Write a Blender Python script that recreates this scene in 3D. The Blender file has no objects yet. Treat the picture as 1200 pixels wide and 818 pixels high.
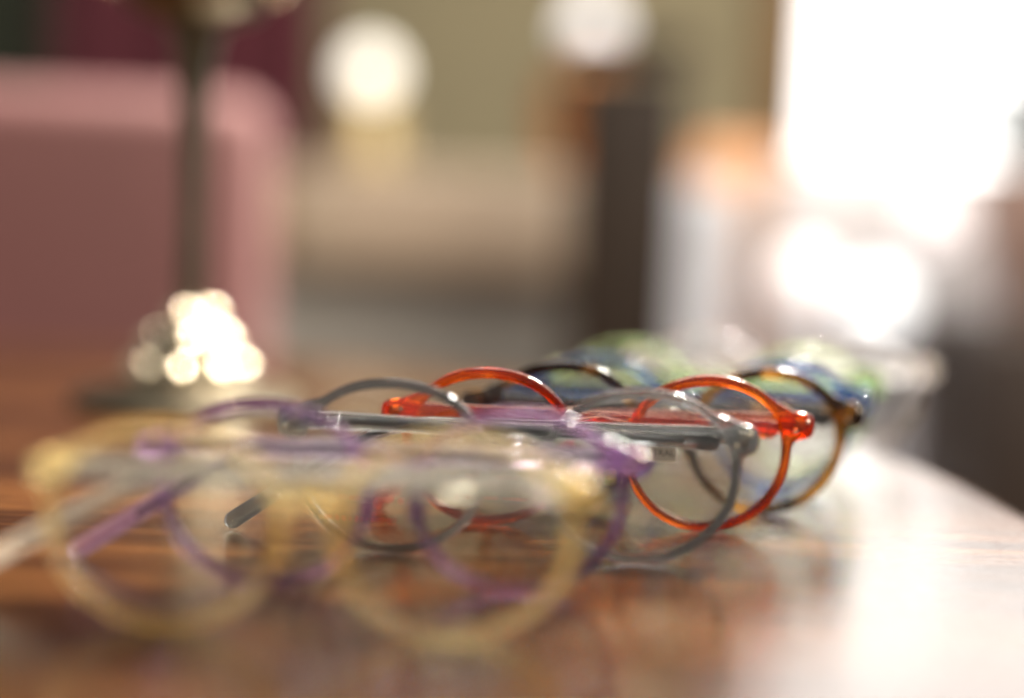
import bpy, bmesh, math, random
import numpy as np
from mathutils import Vector, Matrix, Euler
random.seed(7)
sc = bpy.context.scene
COL = sc.collection
R = math.radians

# ------------------------------------------------------------------ camera
TZ = 0.75                                   # table top height
cam_d = bpy.data.cameras.new('camera')
cam = bpy.data.objects.new('camera', cam_d); COL.objects.link(cam)
cam_d.sensor_width = 36; cam_d.lens = 50
cam_d.clip_start = 0.01; cam_d.clip_end = 60
cam.matrix_world = (Matrix.Translation((0, 0, TZ + 0.099)) @ Matrix.Rotation(R(90 - 5.52), 4, 'X')
                    @ Matrix.Rotation(R(2.2), 4, 'Z'))
cam_d.dof.use_dof = True
cam_d.dof.focus_distance = 0.430
cam_d.dof.aperture_fstop = 1.62
sc.camera = cam

# ------------------------------------------------------------------ light
w = bpy.data.worlds.new('World'); sc.world = w; w.use_nodes = True
bg = w.node_tree.nodes['Background']
bg.inputs[0].default_value = (1.0, 0.93, 0.84, 1); bg.inputs[1].default_value = 0.34

def area(name, loc, target, size, power, color, size_y=None):
    d = bpy.data.lights.new(name, 'AREA'); d.energy = power; d.color = color
    d.shape = 'RECTANGLE' if size_y else 'DISK'; d.size = size
    if size_y: d.size_y = size_y
    o = bpy.data.objects.new(name, d); COL.objects.link(o)
    o.location = loc
    o.rotation_euler = (Vector(target) - Vector(loc)).to_track_quat('-Z', 'Y').to_euler()
    return o
kd = bpy.data.lights.new('key_lamp', 'SPOT'); kd.energy = 900; kd.color = (1.0, 0.94, 0.85)
kd.spot_size = R(52); kd.spot_blend = .5; kd.shadow_soft_size = .15
key = bpy.data.objects.new('key_lamp', kd); COL.objects.link(key); key.location = (0.95, 1.75, 2.38)
key.rotation_euler = (Vector((-.08, .55, .75)) - key.location).to_track_quat('-Z', 'Y').to_euler()
area('ceiling_lamp', (0.15, 1.35, 2.75), (-0.02, 0.75, 0.75), 1.3, 62, (1.0, 0.95, 0.88), .8)
for lx, ly, lz, lp in ((-.55, 3.0, 1.66, 1.2), (-.12, 3.1, 1.80, 1.6), (.34, 3.0, 1.72, 2.0)):   # unseen warm point lights, added for glints on the rims
    pd = bpy.data.lights.new('rim_glint_light', 'POINT'); pd.energy = lp; pd.color = (1, .80, .52); pd.shadow_soft_size = .085
    pl = bpy.data.objects.new('rim_glint_light', pd); COL.objects.link(pl); pl.location = (lx, ly, lz)
area('chair_fill', (1.3, 0.5, 2.6), (0.55, 2.4, 0.8), 1.2, 85, (1.0, 0.88, 0.74), 1.4)  # unseen fill light, aimed to brighten the background chairs

sc.view_settings.view_transform = 'Standard'; sc.view_settings.look = 'None'
sc.view_settings.exposure = 0.0; sc.view_settings.gamma = 1.0
sc.render.engine = 'CYCLES'
cy = sc.cycles
cy.use_denoising = True; cy.denoiser = 'OPENIMAGEDENOISE'
cy.denoising_input_passes = 'RGB_ALBEDO_NORMAL'; cy.denoising_prefilter = 'ACCURATE'
cy.max_bounces = 16; cy.transmission_bounces = 12; cy.transparent_max_bounces = 32
cy.diffuse_bounces = 4; cy.glossy_bounces = 6
cy.sample_clamp_indirect = 14.0; cy.blur_glossy = 0.5
cy.use_adaptive_sampling = False

# ------------------------------------------------------------------ helpers
def tag(o, label=None, cat=None, group=None, kind=None):
    if label: o['label'] = label
    if cat: o['category'] = cat
    if group: o['group'] = group
    if kind: o['kind'] = kind
    return o
def empty(name, loc=(0, 0, 0), rz=0.0):
    o = bpy.data.objects.new(name, None); COL.objects.link(o)
    o.empty_display_size = 0.02; o.location = loc; o.rotation_euler = (0, 0, rz); return o
def link(name, me, mat, parent=None, loc=(0, 0, 0), rot=(0, 0, 0), smooth=40):
    o = bpy.data.objects.new(name, me); COL.objects.link(o)
    if mat and not me.materials: me.materials.append(mat)
    o.parent = parent; o.location = loc; o.rotation_euler = rot
    if smooth:
        me.polygons.foreach_set('use_smooth', [True] * len(me.polygons))
        if smooth < 180: me.set_sharp_from_angle(angle=R(smooth))
    return o
def pyd(name, v, f):
    me = bpy.data.meshes.new(name); me.from_pydata([tuple(p) for p in v], [], f); me.update(); return me
def bm_mesh(name, bm):
    me = bpy.data.meshes.new(name); bm.to_mesh(me); bm.free(); return me
def rbox(sx, sy, sz, r=0.01, seg=3, c=(0, 0, 0)):
    bm = bmesh.new(); bmesh.ops.create_cube(bm, size=1)
    bmesh.ops.scale(bm, vec=(sx, sy, sz), verts=bm.verts)
    if r: bmesh.ops.bevel(bm, geom=bm.edges[:], offset=min(r, .49 * min(sx, sy, sz)), segments=seg, profile=.5, affect='EDGES')
    bmesh.ops.translate(bm, vec=c, verts=bm.verts)
    return bm_mesh('box', bm)
def lathe(prof, n=48):
    v, f = [], []
    for r, z in prof:
        for i in range(n):
            a = 2 * math.pi * i / n; v.append((r * math.cos(a), r * math.sin(a), z))
    m = len(prof)
    for j in range(m - 1):
        for i in range(n):
            k = (i + 1) % n
            f.append((j * n + i, j * n + k, (j + 1) * n + k, (j + 1) * n + i))
    f.append(tuple(range(n))[::-1]); f.append(tuple((m - 1) * n + i for i in range(n)))
    return pyd('lathe', v, f)
def ball(r, u=16, vv=10, s=(1, 1, 1)):
    bm = bmesh.new(); bmesh.ops.create_uvsphere(bm, u_segments=u, v_segments=vv, radius=r)
    bmesh.ops.scale(bm, vec=s, verts=bm.verts); return bm_mesh('ball', bm)
def sweep(path, hs, ts, side=(0, 1, 0), n=14, e=3.2):
    """rounded-rectangle section (height h, thickness t) carried along path, domed ends"""
    path = [Vector(p) for p in path]; S = Vector(side); v, f = [], []
    N = len(path)
    # domed ends
    seq = []
    for i in range(N):
        T = (path[min(i + 1, N - 1)] - path[max(i - 1, 0)]).normalized()
        seq.append((path[i], T, hs[i], ts[i]))
    p, T, h, t = seq[0]
    pre = [(p - T * (t * .5 * math.sin(q)), T, h - t * (1 - math.cos(q)), max(t * math.cos(q), .02 * t)) for q in (1.5, 1.1, .6)]
    p, T, h, t = seq[-1]
    post = [(p + T * (h * .5 * math.sin(q)), T, max(h * math.cos(q), .03 * h), t * (math.cos(q) * .5 + .5)) for q in (.4, .8, 1.15, 1.5)]
    seq = pre + seq + post
    for p, T, h, t in seq:
        U = T.cross(S).normalized(); W = U.cross(T).normalized()
        for k in range(n):
            a = 2 * math.pi * k / n
            c, s = math.cos(a), math.sin(a)
            cx = math.copysign(abs(c) ** (2 / e), c); cs = math.copysign(abs(s) ** (2 / e), s)
            v.append(p + W * (cx * t / 2) + U * (cs * h / 2))
    m = len(seq)
    for j in range(m - 1):
        for k in range(n):
            q = (k + 1) % n
            f.append((j * n + k, j * n + q, (j + 1) * n + q, (j + 1) * n + k))
    f.append(tuple(range(n))[::-1]); f.append(tuple((m - 1) * n + k for k in range(n)))
    me = pyd('sweep', v, f)
    bm = bmesh.new(); bm.from_mesh(me); bmesh.ops.recalc_face_normals(bm, faces=bm.faces); bm.to_mesh(me); bm.free()
    return me

# ------------------------------------------------------------------ materials
def mat(name):
    m = bpy.data.materials.new(name); m.use_nodes = True
    nt = m.node_tree; b = nt.nodes['Principled BSDF']; return m, nt, b
def N(nt, t, **kw):
    n = nt.nodes.new(t)
    for k, v in kw.items(): setattr(n, k, v)
    return n
def plain(name, col, rough=.6, metal=0, var=.12, scale=6, bump=0, bscale=200, sheen=0, spec=.5):
    m, nt, b = mat(name)
    tc = N(nt, 'ShaderNodeTexCoord'); no = N(nt, 'ShaderNodeTexNoise'); no.inputs['Scale'].default_value = scale
    no.inputs['Detail'].default_value = 5
    nt.links.new(tc.outputs['Object'], no.inputs['Vector'])
    mr = N(nt, 'ShaderNodeMapRange'); mr.inputs['From Min'].default_value = .3; mr.inputs['From Max'].default_value = .7
    mr.inputs['To Min'].default_value = 1 - var; mr.inputs['To Max'].default_value = 1 + var
    nt.links.new(no.outputs['Fac'], mr.inputs['Value'])
    mx = N(nt, 'ShaderNodeVectorMath', operation='SCALE'); mx.inputs[0].default_value = col
    nt.links.new(mr.outputs[0], mx.inputs['Scale'])
    nt.links.new(mx.outputs[0], b.inputs['Base Color'])
    b.inputs['Roughness'].default_value = rough; b.inputs['Metallic'].default_value = metal
    b.inputs['Specular IOR Level'].default_value = spec
    if sheen: b.inputs['Sheen Weight'].default_value = sheen
    if bump:
        n2 = N(nt, 'ShaderNodeTexNoise'); n2.inputs['Scale'].default_value = bscale
        nt.links.new(tc.outputs['Object'], n2.inputs['Vector'])
        bp = N(nt, 'ShaderNodeBump'); bp.inputs['Strength'].default_value = bump; bp.inputs['Distance'].default_value = .002
        nt.links.new(n2.outputs['Fac'], bp.inputs['Height']); nt.links.new(bp.outputs[0], b.inputs['Normal'])
    return m
def emit(name, col, s):
    m, nt, b = mat(name)
    b.inputs['Base Color'].default_value = (*col, 1); b.inputs['Roughness'].default_value = .4
    b.inputs['Emission Color'].default_value = (*col, 1); b.inputs['Emission Strength'].default_value = s
    return m
def acetate(name, c1, c2=None, scale=60, thr=(.45, .55), trans=.8, rough=.06, hazec=None, sub=None):
    """polished acetate: tinted refraction mixed with a milky scattering body; c2 = second colour of the pattern"""
    m, nt, b = mat(name)
    b.inputs['IOR'].default_value = 1.49; b.inputs['Roughness'].default_value = rough
    b.inputs['Transmission Weight'].default_value = trans
    b.inputs['Coat Weight'].default_value = .08; b.inputs['Coat Roughness'].default_value = .04
    if c2:
        tc = N(nt, 'ShaderNodeTexCoord'); no = N(nt, 'ShaderNodeTexNoise')
        no.inputs['Scale'].default_value = scale; no.inputs['Detail'].default_value = 2; no.inputs['Distortion'].default_value = .6
        nt.links.new(tc.outputs['Object'], no.inputs['Vector'])
        cr = N(nt, 'ShaderNodeValToRGB')
        cr.color_ramp.elements[0].position = thr[0]; cr.color_ramp.elements[0].color = (*c1, 1)
        cr.color_ramp.elements[1].position = thr[1]; cr.color_ramp.elements[1].color = (*c2, 1)
        nt.links.new(no.outputs['Fac'], cr.inputs['Fac']); nt.links.new(cr.outputs['Color'], b.inputs['Base Color'])
    else:
        b.inputs['Base Color'].default_value = (*c1, 1)
    tw = N(nt, 'ShaderNodeTexCoord'); nw = N(nt, 'ShaderNodeTexNoise'); nw.inputs['Scale'].default_value = 420; nw.inputs['Detail'].default_value = 4
    nt.links.new(tw.outputs['Object'], nw.inputs['Vector'])
    bw = N(nt, 'ShaderNodeBump'); bw.inputs['Strength'].default_value = .05; bw.inputs['Distance'].default_value = .0006
    nt.links.new(nw.outputs['Fac'], bw.inputs['Height']); nt.links.new(bw.outputs[0], b.inputs['Normal'])
    # scattering body
    if hazec:
        tl = N(nt, 'ShaderNodeBsdfTranslucent'); tl.inputs[0].default_value = (*hazec, 1)
        mx = N(nt, 'ShaderNodeMixShader'); mx.inputs[0].default_value = sub or .25
        out = nt.nodes['Material Output']
        nt.links.new(b.outputs[0], mx.inputs[1]); nt.links.new(tl.outputs[0], mx.inputs[2])
        nt.links.new(mx.outputs[0], out.inputs['Surface'])
    return m
def thin_glass(name, tint=(.97, .98, .97), refl=1.0):
    m, nt, b = mat(name); nt.nodes.remove(b)
    tr = N(nt, 'ShaderNodeBsdfTransparent'); tr.inputs[0].default_value = (*tint, 1)
    gl = N(nt, 'ShaderNodeBsdfGlossy'); gl.inputs['Roughness'].default_value = .02
    fr = N(nt, 'ShaderNodeFresnel'); fr.inputs['IOR'].default_value = 1.5
    mu = N(nt, 'ShaderNodeMath', operation='MULTIPLY'); mu.inputs[1].default_value = refl
    nt.links.new(fr.outputs[0], mu.inputs[0])
    mx = N(nt, 'ShaderNodeMixShader')
    nt.links.new(mu.outputs[0], mx.inputs[0]); nt.links.new(tr.outputs[0], mx.inputs[1]); nt.links.new(gl.outputs[0], mx.inputs[2])
    nt.links.new(mx.outputs[0], nt.nodes['Material Output'].inputs['Surface'])
    return m
def wood_table():
    m, nt, b = mat('polished_walnut')
    tc = N(nt, 'ShaderNodeTexCoord')
    def grain(sx, sy, detail, dist=0.):
        mp = N(nt, 'ShaderNodeMapping'); mp.inputs['Scale'].default_value = (sx, sy, 40)
        nt.links.new(tc.outputs['Object'], mp.inputs['Vector'])
        no = N(nt, 'ShaderNodeTexNoise'); no.inputs['Scale'].default_value = 1; no.inputs['Detail'].default_value = detail
        no.inputs['Roughness'].default_value = .65; no.inputs['Distortion'].default_value = dist
        nt.links.new(mp.outputs[0], no.inputs['Vector']); return no
    a = grain(6, 130, 6, .8); c = grain(30, 1300, 4); d = grain(1.6, 16, 3, .5)
    cr = N(nt, 'ShaderNodeValToRGB')
    e = cr.color_ramp.elements
    e[0].position = .38; e[0].color = (.008, .0035, .0015, 1)
    e[1].position = .64; e[1].color = (.20, .080, .022, 1)
    q = cr.color_ramp.elements.new(.50); q.color = (.036, .0135, .004, 1)
    m1 = N(nt, 'ShaderNodeMix', data_type='FLOAT'); m1.inputs[0].default_value = .5
    nt.links.new(a.outputs['Fac'], m1.inputs[2]); nt.links.new(c.outputs['Fac'], m1.inputs[3])
    m2 = N(nt, 'ShaderNodeMix', data_type='FLOAT'); m2.inputs[0].default_value = .3
    nt.links.new(m1.outputs[0], m2.inputs[2]); nt.links.new(d.outputs['Fac'], m2.inputs[3])
    nt.links.new(m2.outputs[0], cr.inputs['Fac']); nt.links.new(cr.outputs['Color'], b.inputs['Base Color'])
    rr = N(nt, 'ShaderNodeMapRange'); rr.inputs['From Min'].default_value = .3; rr.inputs['From Max'].default_value = .7
    rr.inputs['To Min'].default_value = .06; rr.inputs['To Max'].default_value = .15
    nt.links.new(m1.outputs[0], rr.inputs['Value']); nt.links.new(rr.outputs[0], b.inputs['Roughness'])
    bp = N(nt, 'ShaderNodeBump'); bp.inputs['Strength'].default_value = .24; bp.inputs['Distance'].default_value = .0004
    nt.links.new(c.outputs['Fac'], bp.inputs['Height']); nt.links.new(bp.outputs[0], b.inputs['Normal'])
    b.inputs['Specular IOR Level'].default_value = .95
    return m

WOOD = wood_table()
STEEL = plain('hinge_metal', (.75, .68, .55), .25, 1, .05)
WIRE = plain('core_wire_metal', (.24, .24, .25), .35, 1, .1, 400)
LENS = thin_glass('demo_lens', refl=1.15)
PINK = plain('pink_velvet', (.165, .066, .062), .75, 0, .10, 5, .3, 300, .08)
MAROON = plain('maroon_cloth', (.085, .012, .022), .85, 0, .2, 8)
DARK = plain('dark_wood', (.022, .014, .009), .6, 0, .2, 10, spec=.2)
TAN = plain('tan_wood', (.26, .15, .075), .5, 0, .2, 8)
OLIVE = plain('olive_plaster', (.34, .305, .195), .8, 0, .10, 3)
BEIGE = plain('beige_panel', (.42, .33, .245), .5, 0, .10, 4)
GREY = plain('grey_panel', (.24, .225, .20), .5, 0, .2, 3)
FLOORM = plain('floor_boards_brown', (.17, .10, .055), .5, 0, .2, 6)
BLUEC = plain('pale_blue_fabric', (.50, .52, .57), .8, 0, .06, 5)
PEACH = plain('peach_fabric', (.72, .37, .19), .7, 0, .1, 5)
WHITEC = plain('white_fabric', (.66, .64, .66), .8, 0, .05, 5)
BROWNC = plain('brown_leather', (.030, .019, .014), .6, 0, .2, 8)
ROSE = plain('rose_clay', (.44, .30, .25), .7, 0, .1, 8)
GREENM = plain('dark_leaf', (.02, .045, .02), .5, 0, .3, 20)
BRASS = plain('brass', (.46, .36, .19), .55, 1, .08)
COPPER = plain('copper', (.72, .30, .10), .4, 1, .1)
BRONZE = plain('aged_bronze', (.17, .145, .10), .35, 1, .2, 40)
SILVER = plain('polished_bead', (1.0, .88, .66), .2, 1, .03)
AMBER = plain('amber_wood', (.26, .135, .045), .55, 0, .15, 6)
BULB1 = emit('lit_globe_warm', (1, .96, .86), 1.5)
BULB2 = emit('lit_globe_dim', (.95, .93, .95), 1.1)
GLOW3 = emit('glow_spot_bright', (.93, .97, 1), 1.15)
PANE = emit('bright_daylight_pane', (1, 1, .99), 3.4)

# ------------------------------------------------------------------ table and floor
fl = link('floor', pyd('floor', [(-6, -3, 0), (6, -3, 0), (6, 6, 0), (-6, 6, 0)], [(0, 1, 2, 3)]), FLOORM, smooth=0)
tag(fl, kind='structure')
TC = (-0.263, 0.498)                         # centre of the round table
tb = empty('round_table', (TC[0], TC[1], 0))
tag(tb, 'round polished walnut table carrying the row of eyeglasses', 'table')
RT = .452
prof = [(.02, -.026)] + [(RT - .006, -.026)] + [(RT - .013 + .013 * math.cos(a), -.013 + .013 * math.sin(a)) for a in np.linspace(-1.3, 1.571, 12)] + [(RT * .6, 0), (.02, 0)]
tt = link('table_top', lathe(prof, 160), WOOD, tb, (0, 0, TZ), smooth=50)
link('column', lathe([(.05, .03), (.045, .1), (.035, .4), (.05, TZ - .03)], 32), DARK, tb)
link('foot', lathe([(.25, 0), (.25, .015), (.06, .04), (.05, .06)], 48), DARK, tb)

# ------------------------------------------------------------------ eyeglasses
MM = .001
def lens_curve(a, b, n=120, top=.06, sq=2.15):
    """panto outline, widest above the middle; angles run anticlockwise"""
    pts = []
    for i in range(n):
        t = 2 * math.pi * i / n
        c, s = math.cos(t), math.sin(t)
        x = math.copysign(abs(c) ** (2 / sq), c) * a / 2 * (1 + top * s); z = math.copysign(abs(s) ** (2 / sq), s) * b / 2
        pts.append((x, z))
    return np.array(pts)
def seg_dist(P, A, B, ra, rb):
    d = B - A; L = (d ** 2).sum(); t = np.clip(((P - A) @ d) / L, 0, 1)
    q = P - (A + t[..., None] * d); return np.sqrt((q ** 2).sum(-1)) - (ra + (rb - ra) * t)
def smin(a, b, k):
    h = np.clip(.5 + .5 * (b - a) / k, 0, 1); return b * (1 - h) + a * h - k * h * (1 - h)
def contours(F, xs, zs):
    """marching squares at 0; returns closed loops"""
    segs = {}
    nz, nx = F.shape
    def ip(p, q):
        (j0, i0), (j1, i1) = p, q
        t = F[j0, i0] / (F[j0, i0] - F[j1, i1])
        return (xs[i0] + (xs[i1] - xs[i0]) * t, zs[j0] + (zs[j1] - zs[j0]) * t)
    S = F < 0; pos = {}
    mixed = np.argwhere((S[:-1, :-1] != S[1:, :-1]) | (S[:-1, :-1] != S[:-1, 1:]) | (S[:-1, :-1] != S[1:, 1:]))
    adj = {}
    for j, i in mixed:
        c = [(j, i), (j, i + 1), (j + 1, i + 1), (j + 1, i)]
        cr = []
        for k in range(4):
            p, q = c[k], c[(k + 1) % 4]
            if S[p] != S[q]:
                key = (min(p, q), max(p, q)); pos[key] = ip(*key); cr.append(key)
        for k in range(0, len(cr) - 1, 2):
            adj.setdefault(cr[k], []).append(cr[k + 1]); adj.setdefault(cr[k + 1], []).append(cr[k])
    loops = []; seen = set()
    for st in adj:
        if st in seen: continue
        loop = [st]; seen.add(st); cur = st
        while True:
            nx_ = [q for q in adj[cur] if q not in seen]
            if not nx_: break
            cur = nx_[0]; seen.add(cur); loop.append(cur)
        if len(loop) > 20: loops.append(np.array([pos[k] for k in loop]))
    return loops
def resample(L, step):
    for _ in range(2): L = (np.roll(L, 1, 0) + 2 * L + np.roll(L, -1, 0)) / 4
    D = np.vstack([L, L[:1]]); s = np.r_[0, np.cumsum(np.sqrt((np.diff(D, axis=0) ** 2).sum(1)))]
    n = max(24, int(s[-1] / step)); t = np.linspace(0, s[-1], n, endpoint=False)
    return np.c_[np.interp(t, s, D[:, 0]), np.interp(t, s, D[:, 1])]

def wrap(x):                                  # front curves backwards towards the hinges (mm)
    return 5.0 * (x / 66.0) ** 2
def front_mesh(p):
    a, b, dbl, rim = p['a'], p['b'], p['dbl'], p['rim']
    cx = (a + dbl) / 2
    xs = np.arange(-74, 74.01, .32); zs = np.arange(-28, 28.01, .32)
    X, Z = np.meshgrid(xs, zs); Q = np.stack([np.abs(X), Z], -1)
    lc = lens_curve(a, b, 110, p['top'], p['sq']); lw = lc + np.array([cx, 0])
    d = np.full(X.shape, 1e9)
    for k in range(len(lw)):
        A, B = lw[k], lw[(k + 1) % len(lw)]
        d = np.minimum(d, seg_dist(Q, A, B, 0, 0))
    rel = Q - np.array([cx, 0]); ang = np.arctan2(rel[..., 1], rel[..., 0])
    lang = np.arctan2(lc[:, 1], lc[:, 0]); o = np.argsort(lang)
    rad = np.interp(ang, lang[o], np.hypot(lc[:, 0], lc[:, 1])[o], period=2 * math.pi)
    inside = np.hypot(rel[..., 0], rel[..., 1]) < rad
    sd = np.where(inside, -d, d)
    rw = rim * (1 + .28 * np.sin(ang).clip(0, 1) ** 2 + .10 * np.sin(ang).clip(-1, 0) ** 2)
    F = sd - rw
    zb = p['zb']                               # bridge
    Aa, Bb = np.array([0., zb + 2.2]), np.array([dbl / 2 + 3.0, zb - 1.0])
    F = smin(F, seg_dist(Q, Aa, Bb, 2.3, 2.6), 3.5)
    ze = p['ze']; hw = p['hw']                 # end piece
    inner = np.array([cx + a / 2 * .93, ze + .5]); outer = np.array([hw - 4.2, ze])
    box = np.maximum(np.abs(Q[..., 0] - (hw - 8)) - 8.0, np.abs(Q[..., 1] - ze) - p['eh'] / 2)
    e = smin(seg_dist(Q, inner, outer, p['eh'] * .62, p['eh'] * .5), box + .8, 1.5)
    e = np.maximum(e, Q[..., 0] - hw)
    F = smin(F, e, 5.0)
    hole = sd + .0
    F = np.maximum(F, -hole)
    bev = rim * .34
    loops = [resample(L, .9) for L in contours(F + bev, xs, zs)]
    cu = bpy.data.curves.new('front', 'CURVE'); cu.dimensions = '2D'; cu.fill_mode = 'BOTH'
    cu.extrude = p['th'] / 2 - bev; cu.bevel_depth = bev; cu.bevel_resolution = 3
    for L in loops:
        sp = cu.splines.new('POLY'); sp.points.add(len(L) - 1)
        sp.points.foreach_set('co', np.c_[L, np.zeros(len(L)), np.ones(len(L))].ravel()); sp.use_cyclic_u = True
    ob = bpy.data.objects.new('tmp', cu); COL.objects.link(ob)
    dg = bpy.context.evaluated_depsgraph_get()
    me = bpy.data.meshes.new_from_object(ob.evaluated_get(dg))
    bpy.data.objects.remove(ob); bpy.data.curves.remove(cu)
    bm = bmesh.new(); bm.from_mesh(me); bmesh.ops.remove_doubles(bm, verts=bm.verts, dist=.01)
    for v in bm.verts:
        x, z, y = v.co
        v.co = Vector((x, -y + wrap(x), z + p['zc'])) * MM
    bmesh.ops.recalc_face_normals(bm, faces=bm.faces)
    bm.to_mesh(me); bm.free(); me.materials.clear()
    return me
def lens_mesh(p, sgn):
    lc = lens_curve(p['a'] + 1.2, p['b'] + 1.2, 72, p['top'], p['sq']) * np.array([sgn, 1]); cx = sgn * (p['a'] + p['dbl']) / 2
    v, f = [], []; rings = 8
    for side, off in ((0, -.6), (1, .6)):
        for k in range(1, rings + 1):
            for x, z in lc * (k / rings):
                X = x + cx
                dome = 1.6 * (1 - (k / rings) ** 2)
                v.append((X, wrap(X) - dome + off, z + p['zc']))
        v.append((cx, wrap(cx) - 1.6 + off, p['zc']))
    n = len(lc); half = rings * n + 1
    for s in (0, 1):
        B = s * half
        for k in range(n): f.append((B + half - 1, B + k, B + (k + 1) % n))
        for r in range(rings - 1):
            for k in range(n):
                q = (k + 1) % n
                f.append((B + r * n + k, B + (r + 1) * n + k, B + (r + 1) * n + q, B + r * n + q))
    e = (rings - 1) * n
    for k in range(n):
        q = (k + 1) % n; f.append((e + k, half + e + k, half + e + q, e + q))
    me = pyd('lens', np.array(v) * MM, f)
    bm = bmesh.new(); bm.from_mesh(me); bmesh.ops.recalc_face_normals(bm, faces=bm.faces); bm.to_mesh(me); bm.free()
    return me
def temple_path(p, side):
    """folded temple, hinge at side*hw, running across behind the front, tip bent down to the table"""
    hw, z = p['hw'], p['ze'] + p['zc']
    if side > 0: y0, y1, y2, xb, xt = 10.5, 16.0, 18.5, p['xb'], p['xt']
    else:        y0, y1, y2, xb, xt = 10.0, 10.3, 10.8, -30, -56
    x0 = hw - 2.5
    sg = -1
    pts = []
    for t in np.linspace(0, 1, 16):
        x = x0 + (xb + 12 - x0) * t
        y = y0 + (y1 - y0) * min(1, t * 2.2) + (y2 - y1) * max(0, t - .45) / .55
        pts.append((x, y, z - 1.2 * t))
    A = np.array(pts[-1]); B = np.array([xb - 2, y2, z - 1.6]); C = np.array([xt, y2 + (3.5 if side > 0 else -.2), 3.2 if side > 0 else z - 2.2])
    B2 = B + (C - B) * .30
    for t in np.linspace(0, 1, 9)[1:]:
        pts.append(tuple((1 - t) ** 2 * A + 2 * t * (1 - t) * B + t * t * B2))
    for t in np.linspace(0, 1, 9)[1:]:
        pts.append(tuple(B2 + (C - B2) * t))
    P = np.array(pts)
    if side < 0: P[:, 0] *= -1
    return P
def make_glasses(name, label, p, M, loc, rz, core=None, tmat=None, lens=None, tilt=0):
    g = empty(name, loc, rz); tag(g, label, 'eyeglasses', 'eyeglasses set out in a row on the table')
    p = dict(dict(a=47, b=42, dbl=21, rim=3.0, top=.05, sq=2.1, zb=7.0, ze=10.0, hw=68, eh=8.5, th=4.2, xb=-38, xt=-84, xl=-60, tw=3.4, ths=1), **p)
    p['zc'] = p['b'] / 2 + p['rim'] * 1.1 + .3
    link('front_frame', front_mesh(p), M, g, smooth=35)
    ls = []
    for s in (-1, 1): ls.append(link('lens', lens_mesh(p, s), lens or LENS, g, smooth=60))
    for s in (-1, 1):
        pa = temple_path(p, s); n = len(pa)
        u = np.linspace(0, 1, n)
        hs = np.interp(u, [0, .2, .6, .8, 1], [6.8, 5.2, 4.6, 5.2, 6.4]) * p['ths']; ts = np.full(n, p['tw'])
        t = link('temple', sweep(pa * MM, hs * MM, ts * MM), tmat or M, g, smooth=60)
        if core:
            k = n - 4
            link('core_wire', sweep(pa[:k] * MM, np.interp(u, [0, 1], [2.2, 1.5])[:k] * MM, np.full(k, 1.0 * MM), n=8), core, t, smooth=60)
        h = empty_mesh = rbox(.0032, .0050, .0040, .0005, 2)
        x = s * (p['hw'] - 4.5)
        link('hinge', h, STEEL, t, (x * MM, (wrap(x) + 4.0) * MM, (p['ze'] + p['zc']) * MM))
        for q in (-1.6, 1.6):
            rv = lathe([(.0004, -.0008), (.0009, -.0008), (.0009, .0003), (.0006, .0008)], 12)
            link('rivet', rv, STEEL, t, (x * MM + q * .0012 * 1, (wrap(x) - p['th'] / 2 + .4) * MM, (p['ze'] + p['zc'] + q) * MM), (R(90), 0, 0))
    for s in (-1, 1):                          # nose pads: small pillows on the inner rims
        cxn = s * (p['dbl'] / 2 - .8)
        link('nose_pad', ball(.001, 16, 10, (2.2, 3.4, 6.0)), M, g, (cxn * MM * .98, (p['th'] * .5 + 1.6) * MM, (p['zc'] - 2.5) * MM), (R(12), 0, R(-24 * s)), smooth=180)
    return g, ls, p

def place(c, tz=0): return (c[0], c[1], TZ)
ORANGE = acetate('orange_acetate', (.92, .22, .015), (.60, .035, .003), 45, (.36, .60), 1, .04, (.95, .12, .01), .035)
TORT = acetate('tortoise_acetate', (.030, .014, .008), (.95, .45, .04), 60, (.54, .64), .9, .05, (.12, .04, .01), .04)
GREYC = acetate('smoke_acetate', (.40, .41, .42), (.09, .095, .10), 30, (.42, .58), 1, .05, (.6, .6, .58), .06)
PURPLE = acetate('violet_acetate', (.70, .46, .76), (.20, .11, .25), 30, (.42, .58), 1, .06, (.66, .38, .72), .06)
VIOLET_T = acetate('violet_temple_acetate', (.90, .80, .92), (.62, .48, .68), 30, (.40, .6), 1, .06, (.66, .42, .70), .05)
GOLD = acetate('champagne_acetate', (.98, .82, .46), (.86, .58, .18), 24, (.4, .6), 1, .07, (1, .88, .55), .10)
PEARL = acetate('pearl_temple_acetate', (.97, .93, .84), None, trans=1, rough=.07, hazec=(1, .94, .78), sub=.11)
NAVY = acetate('blue_acetate', (.10, .17, .42), (.22, .36, .62), 30, (.4, .6), 1, .05, (.10, .20, .55), .02)
GREENA = acetate('green_acetate', (.86, .95, .68), (.52, .76, .40), 26, (.4, .6), 1, .06, (.68, .86, .40), .03)
CLEAR = acetate('clear_acetate', (.98, .95, .94), None, trans=1, rough=.05, hazec=(.95, .92, .90), sub=.05)

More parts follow.
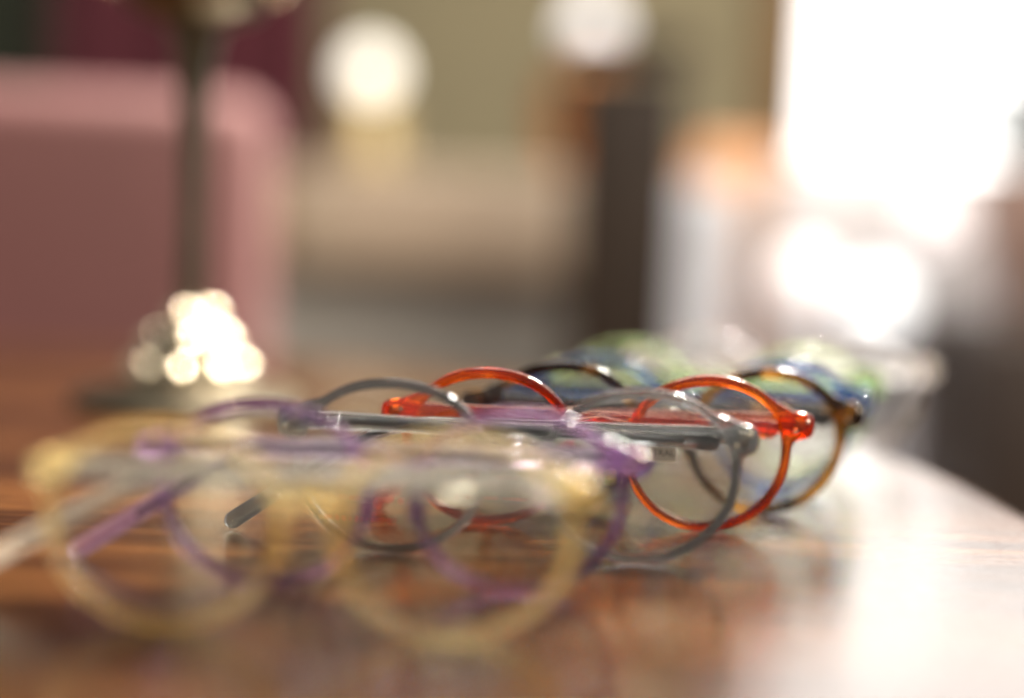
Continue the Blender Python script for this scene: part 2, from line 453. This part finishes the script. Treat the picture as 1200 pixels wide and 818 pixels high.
make_glasses('eyeglasses', 'champagne gold translucent eyeglasses with pearly folded temples, next to the violet pair', dict(a=51.5, b=42.5, dbl=15.5, rim=2.5, hw=66, xt=-92, ze=11.5, ths=.85, eh=7.5), GOLD, place((-.0449, .3190)), R(-1), core=WIRE, tmat=PEARL)
make_glasses('eyeglasses', 'violet translucent eyeglasses between the gold and the smoke grey pairs', dict(a=51, b=43, dbl=14.5, rim=2.4, eh=7, ths=.85, hw=67, ze=11, xt=-86), PURPLE, place((-.0293, .3597)), R(1), core=WIRE, tmat=VIOLET_T)
gy = make_glasses('eyeglasses', 'smoke grey crystal eyeglasses with a wire core in the temples', dict(a=52.5, b=45, dbl=18.5, rim=2.3, hw=69, ze=11.5, xt=-85, ths=.85), GREYC, place((.0022, .3985)), R(-1.5), core=WIRE)
og, ol, op = make_glasses('eyeglasses', 'glossy orange red translucent eyeglasses with square end pieces', dict(a=48.5, b=43.5, dbl=21, rim=2.7, hw=69, ze=9.5, xt=-70), ORANGE, place((.0285, .4425)), R(2))
tg, tl, tp = make_glasses('eyeglasses', 'dark tortoiseshell eyeglasses with amber patches along the brow', dict(a=49, b=43, dbl=20, rim=2.9, hw=69, ze=9.5, xt=-66), TORT, place((.0525, .4725)), R(3))
make_glasses('eyeglasses', 'navy blue translucent eyeglasses between the tortoiseshell and the green pairs', dict(hw=69, xt=-66), NAVY, place((.0665, .5150)), R(3), tmat=NAVY)
make_glasses('eyeglasses', 'leaf green translucent eyeglasses next to the colourless pair', dict(a=49, b=44, hw=69, rim=2.6, xt=-66), GREENA, place((.083, .565)), R(3))
make_glasses('eyeglasses', 'colourless crystal eyeglasses at the end of the row beyond the green pair', dict(a=49, b=44, hw=70, rim=2.8, xt=-66), CLEAR, place((.120, .620)), R(4))

# print, a sticker and a lime patch on the display lenses
def print_rows(parent, cx, cz, rows, wd, col, yoff, p, seed, gap=4.4):
    rnd = random.Random(seed); v, f = [], []
    for r in range(rows):
        x = cx - wd / 2
        while x < cx + wd / 2:
            L = rnd.uniform(.5, 1.1); h = rnd.uniform(.5, 1.1); z = cz - r * gap
            y = wrap(x) + yoff
            if rnd.random() < .82:
                b = len(v); v += [(x, y, z - h / 2), (x + L, wrap(x + L) + yoff, z - h / 2), (x + L, wrap(x + L) + yoff, z + h / 2), (x, y, z + h / 2)]
                f.append((b, b + 1, b + 2, b + 3))
            x += L + rnd.uniform(.3, .9)
    return link('lens_print', pyd('print', np.array(v) * MM, f), col, parent, smooth=0)
REDINK = plain('red_lens_ink', (.62, .05, .03), .6, 0, .05)
WHITEINK = plain('white_sticker', (.52, .45, .36), .5, 0, .04)
DARKINK = plain('dark_ink', (.06, .05, .05), .6, 0, .04)
LIME = plain('lime_patch', (.62, .70, .10), .5, 0, .06)
print_rows(gy[1][0], -43, 16, 2, 22, REDINK, -2.6, op, 5, 6)
print_rows(ol[0], -34, 15.5, 2, 24, REDINK, -2.6, op, 3, 6)
def lens_patch(parent, cx, cz, sx, sz, m, y, r=.6):
    bmx = rbox(sx * MM, .00012, sz * MM, 0, 1)
    return link('lens_patch', bmx, m, parent, (cx * MM, y * MM, cz * MM), smooth=0)
st = lens_patch(ol[1], 20.2, 25.2, 8.0, 5.0, WHITEINK, wrap(20.2) - 2.2)
fc = bpy.data.curves.new('print', 'FONT'); fc.body = 'TRAL'; fc.size = .0030; fc.align_x = 'CENTER'; fc.align_y = 'CENTER'
fo = bpy.data.objects.new('tmp', fc); COL.objects.link(fo)
me = bpy.data.meshes.new_from_object(fo.evaluated_get(bpy.context.evaluated_depsgraph_get())); bpy.data.objects.remove(fo)
me.materials.clear()
link('lettering', me, DARKINK, ol[1], (20.2 * MM, (wrap(20.2) - 2.35) * MM, 25.4 * MM), (R(90), 0, 0), smooth=0)
lens_patch(tl[0], -17.6, 14.5, 4.6, 8.5, LIME, wrap(17.6) - 2.0)  # flat lime yellow patch on the lens

# ------------------------------------------------------------------ candlestick on the table
cs = empty('candlestick', (-.1575, .692, TZ))
tag(cs, 'tall slender bronze candlestick with a beaded shining base, standing on the table', 'candlestick')
link('base', lathe([(.01, 0), (.055, 0), (.056, .003), (.050, .006), (.032, .009), (.027, .016), (.022, .028), (.014, .038), (.007, .046)], 64), BRONZE, cs)
link('stem', lathe([(.0062, .044), (.0060, .06), (.0052, .09), (.0060, .13), (.0085, .160), (.012, .176), (.014, .184)], 32), BRONZE, cs)
link('cup', lathe([(.012, .180), (.030, .188), (.038, .200), (.040, .214), (.037, .214), (.034, .202), (.008, .194)], 48), BRONZE, cs)
bead = ball(.0085, 24, 14)
bead.materials.append(SILVER); bead.polygons.foreach_set('use_smooth', [True] * len(bead.polygons))
for n, r, z, s in ((8, .0245, .016, .85), (5, .0165, .029, .9), (3, .009, .042, .75), (14, .040, .203, .75)):
    for i in range(n):
        a = 2 * math.pi * (i + .37 * n) / n
        o = bpy.data.objects.new('bead', bead); COL.objects.link(o); o.parent = cs
        o.location = (r * math.cos(a), r * math.sin(a), z); o.scale = (s, s, s)

# ------------------------------------------------------------------ background furniture
ac = empty('armchair', (-.495, 1.22, 0), R(10))
tag(ac, 'dusty pink velvet armchair with a rounded back, drawn up behind the candlestick', 'armchair')
link('backrest', rbox(.56, .12, .60, .034, 6, (0, 0, .645)), PINK, ac, rot=(R(-4), 0, 0))
link('seat', rbox(.54, .50, .14, .05, 5, (0, -.24, .40)), PINK, ac)
for s in (-1, 1):
    link('armrest', rbox(.07, .42, .24, .033, 5, (s * .30, -.22, .55)), PINK, ac)
    for q in (-.40, .02): link('leg', lathe([(.012, 0), (.014, .1), (.020, .34)], 16), DARK, ac, (s * .22, q, 0))

# back wall with window
def wall(name, x0, x1, z0, z1, y=4.0):
    o = link(name, rbox(x1 - x0, .12, z1 - z0, 0, 1, ((x0 + x1) / 2, y + .06, (z0 + z1) / 2)), OLIVE, smooth=0); tag(o, kind='structure'); return o
wall('wall_back', -4, .66, 0, 3.0)
wall('wall_below_window', .663, 3.6, 0, .72)
wn = empty('window', (2.09, 4.0, .72)); tag(wn, 'tall bright overexposed window in an amber wooden frame', 'window')
link('pane', rbox(2.78, .02, 2.24, 0, 1, (0, .06, 1.13)), PANE, wn, smooth=0)
for x in (-1.36, 1.40): link('jamb', rbox(.12, .16, 2.28, .01, 2, (x, 0, 1.14)), AMBER, wn)
link('head', rbox(2.9, .14, .09, .01, 2, (0.02, 0, 2.30)), AMBER, wn)
link('sill', rbox(2.9, .22, .05, .01, 2, (0.02, -.04, -.02)), AMBER, wn)

def curtain(name, x0, x1, z0, z1, y, m, amp=.035, per=.13):
    v, f = [], []; nx, nz = 160, 8
    for j in range(nz + 1):
        for i in range(nx + 1):
            x = x0 + (x1 - x0) * i / nx
            z = z0 + (z1 - z0) * j / nz
            v.append((x, y + amp * math.sin(2 * math.pi * x / per + .5 * math.sin(x * 9)) * (1 - .25 * j / nz) , z))
    for j in range(nz):
        for i in range(nx):
            q = j * (nx + 1) + i; f.append((q, q + 1, q + nx + 2, q + nx + 1))
    me = pyd(name, v, f); o = link(name, me, m, smooth=180)
    so = o.modifiers.new('thickness', 'SOLIDIFY'); so.thickness = .006; return o
cu = curtain('curtain', -.99, -.41, .30, 2.7, 3.0, MAROON)
tag(cu, 'dark maroon curtain hanging in folds behind the pink armchair', 'curtain')
DGREEN = plain('dark_green_cloth', (.012, .016, .006), .85, 0, .2, 8)
cu2 = curtain('curtain', -2.4, -1.0, .05, 2.7, 3.03, DGREEN)
tag(cu2, 'nearly black green curtain beside the maroon one', 'curtain')

ct = empty('counter', (-.25, 2.5, 0)); tag(ct, 'low counter with a pale beige upper band and a grey lower front', 'counter')
link('lower_front', rbox(1.5, .40, .74, .01, 2, (-.15, .02, .37)), GREY, ct)
link('upper_band', rbox(.75, .44, .17, .015, 3, (.245, 0, .828)), BEIGE, ct)
link('side_band', rbox(.78, .43, .17, .015, 3, (-.523, 0, .828)), plain('brown_panel', (.24, .165, .09), .5, 0, .15, 5), ct)

def table_lamp(name, label, loc, body, bulb, br, prof):
    t = empty(name, loc); tag(t, label, 'lamp', 'globe lamps')
    link('body', lathe(prof, 32), body, t)
    top = prof[-1][1]
    link('globe', ball(br, 24, 16), bulb, t, (0, 0, top + br * .9), smooth=180)
    return t
table_lamp('table_lamp', 'white globe lamp on a brass body, standing on the counter', (-.255, 2.42, .914), BRASS, BULB1, .042,
           [(.055, 0), (.058, .012), (.05, .03), (.045, .09), (.03, .11), (.022, .12)])
table_lamp('table_lamp', 'white globe lamp on a wide copper body, standing on the counter', (.115, 2.42, .914), COPPER, BULB2, .045,
           [(.05, 0), (.07, .05), (.085, .10), (.075, .15), (.04, .18), (.03, .20)])

po = empty('newel_post', (.148, 2.0, 0)); tag(po, 'dark brown square wooden post in front of the counter end', 'post')
link('shaft', rbox(.155, .085, 1.06, .01, 2, (0, 0, .515)), DARK, po)
link('cap', rbox(.17, .10, .03, .01, 2, (0, 0, 1.077)), DARK, po)

def chair(name, label, loc, wd, top, m, rz=0, thick=.10, seat=.45):
    c = empty(name, loc, rz); tag(c, label, 'chair')
    link('backrest', rbox(wd, thick, top - seat + .05, min(.045, thick * .45), 5, (0, 0, (top + seat - .05) / 2)), m, c)
    link('seat', rbox(wd, .46, .10, .04, 4, (0, -.20, seat - .03)), m, c)
    for s in (-1, 1):
        for q in (-.38, .0): link('leg', lathe([(.011, 0), (.013, .1), (.018, seat - .07)], 14), DARK, c, (s * (wd / 2 - .05), q, 0))
    return c
chair('chair', 'pale blue grey upholstered chair beside the dark post', (.245, 2.05, 0), .145, .90, BLUEC, thick=.12)
chair('chair', 'peach coloured upholstered chair between the pale blue chair and the window', (.37, 2.45, 0), .16, .98, PEACH, thick=.09)
chair('chair', 'white upholstered chair with a wide back below the window', (.60, 2.3, 0), .40, .95, WHITEC, thick=.12)
gl = empty('bright_spot_stand', (.50, 1.95, 0)); tag(gl, 'glowing white globes on a thin stand, added as bright spots in front of the white chair', 'lamp', 'globe lamps')
link('foot', lathe([(.10, 0), (.10, .012), (.02, .02)], 32), DARK, gl)
link('pole', lathe([(.008, .015), (.008, .71)], 12), DARK, gl)
link('globe', ball(.045, 24, 16), GLOW3, gl, (0, 0, .745), smooth=180)  # added glowing globe, stands in for a blurred bright spot
GLOW4 = emit('glow_spot_soft', (1, .93, .92), .95)
for dx, dz in ((-.105, .775), (.075, .865)):
    link('globe', ball(.04, 24, 16), GLOW4, gl, (dx, 0, dz), smooth=180)  # further made-up globes for the dimmer pale discs
    link('arm', sweep([(0, 0, .60), (dx * .5, 0, .62), (dx * .95, 0, .66), (dx, 0, dz - .035)], [.007] * 4, [.007] * 4, n=8), DARK, gl)

cb = empty('cabinet', (.80, 1.9, 0)); tag(cb, 'dark brown cabinet with a tan lower drawer, under the clay pot', 'cabinet')
link('drawer', rbox(.46, .38, .40, .01, 2, (0, 0, .20)), TAN, cb)
link('body', rbox(.44, .36, .33, .015, 3, (0, 0, .5655)), BROWNC, cb)
pt = empty('plant_pot', (.725, 1.9, .731)); tag(pt, 'pinkish clay pot with dark green leaves by the window', 'plant')
link('pot', lathe([(.07, 0), (.10, .08), (.118, .19), (.114, .20), (.10, .20), (.08, .18)], 40), ROSE, pt)
lf = pyd('leaf', [(0, 0, 0), (-.02, 0, .05), (.02, 0, .05), (-.024, .012, .10), (.024, .012, .10), (0, .03, .16)], [(0, 2, 1), (1, 2, 4, 3), (3, 4, 5)])
lf.materials.append(GREENM)
for i in range(28):
    a = i * 2.4; o = bpy.data.objects.new('leaf', lf); COL.objects.link(o); o.parent = pt
    o.location = (.05 * math.cos(a), .05 * math.sin(a), .20); o.rotation_euler = (random.uniform(-1.2, -.2), 0, a - math.pi / 2)
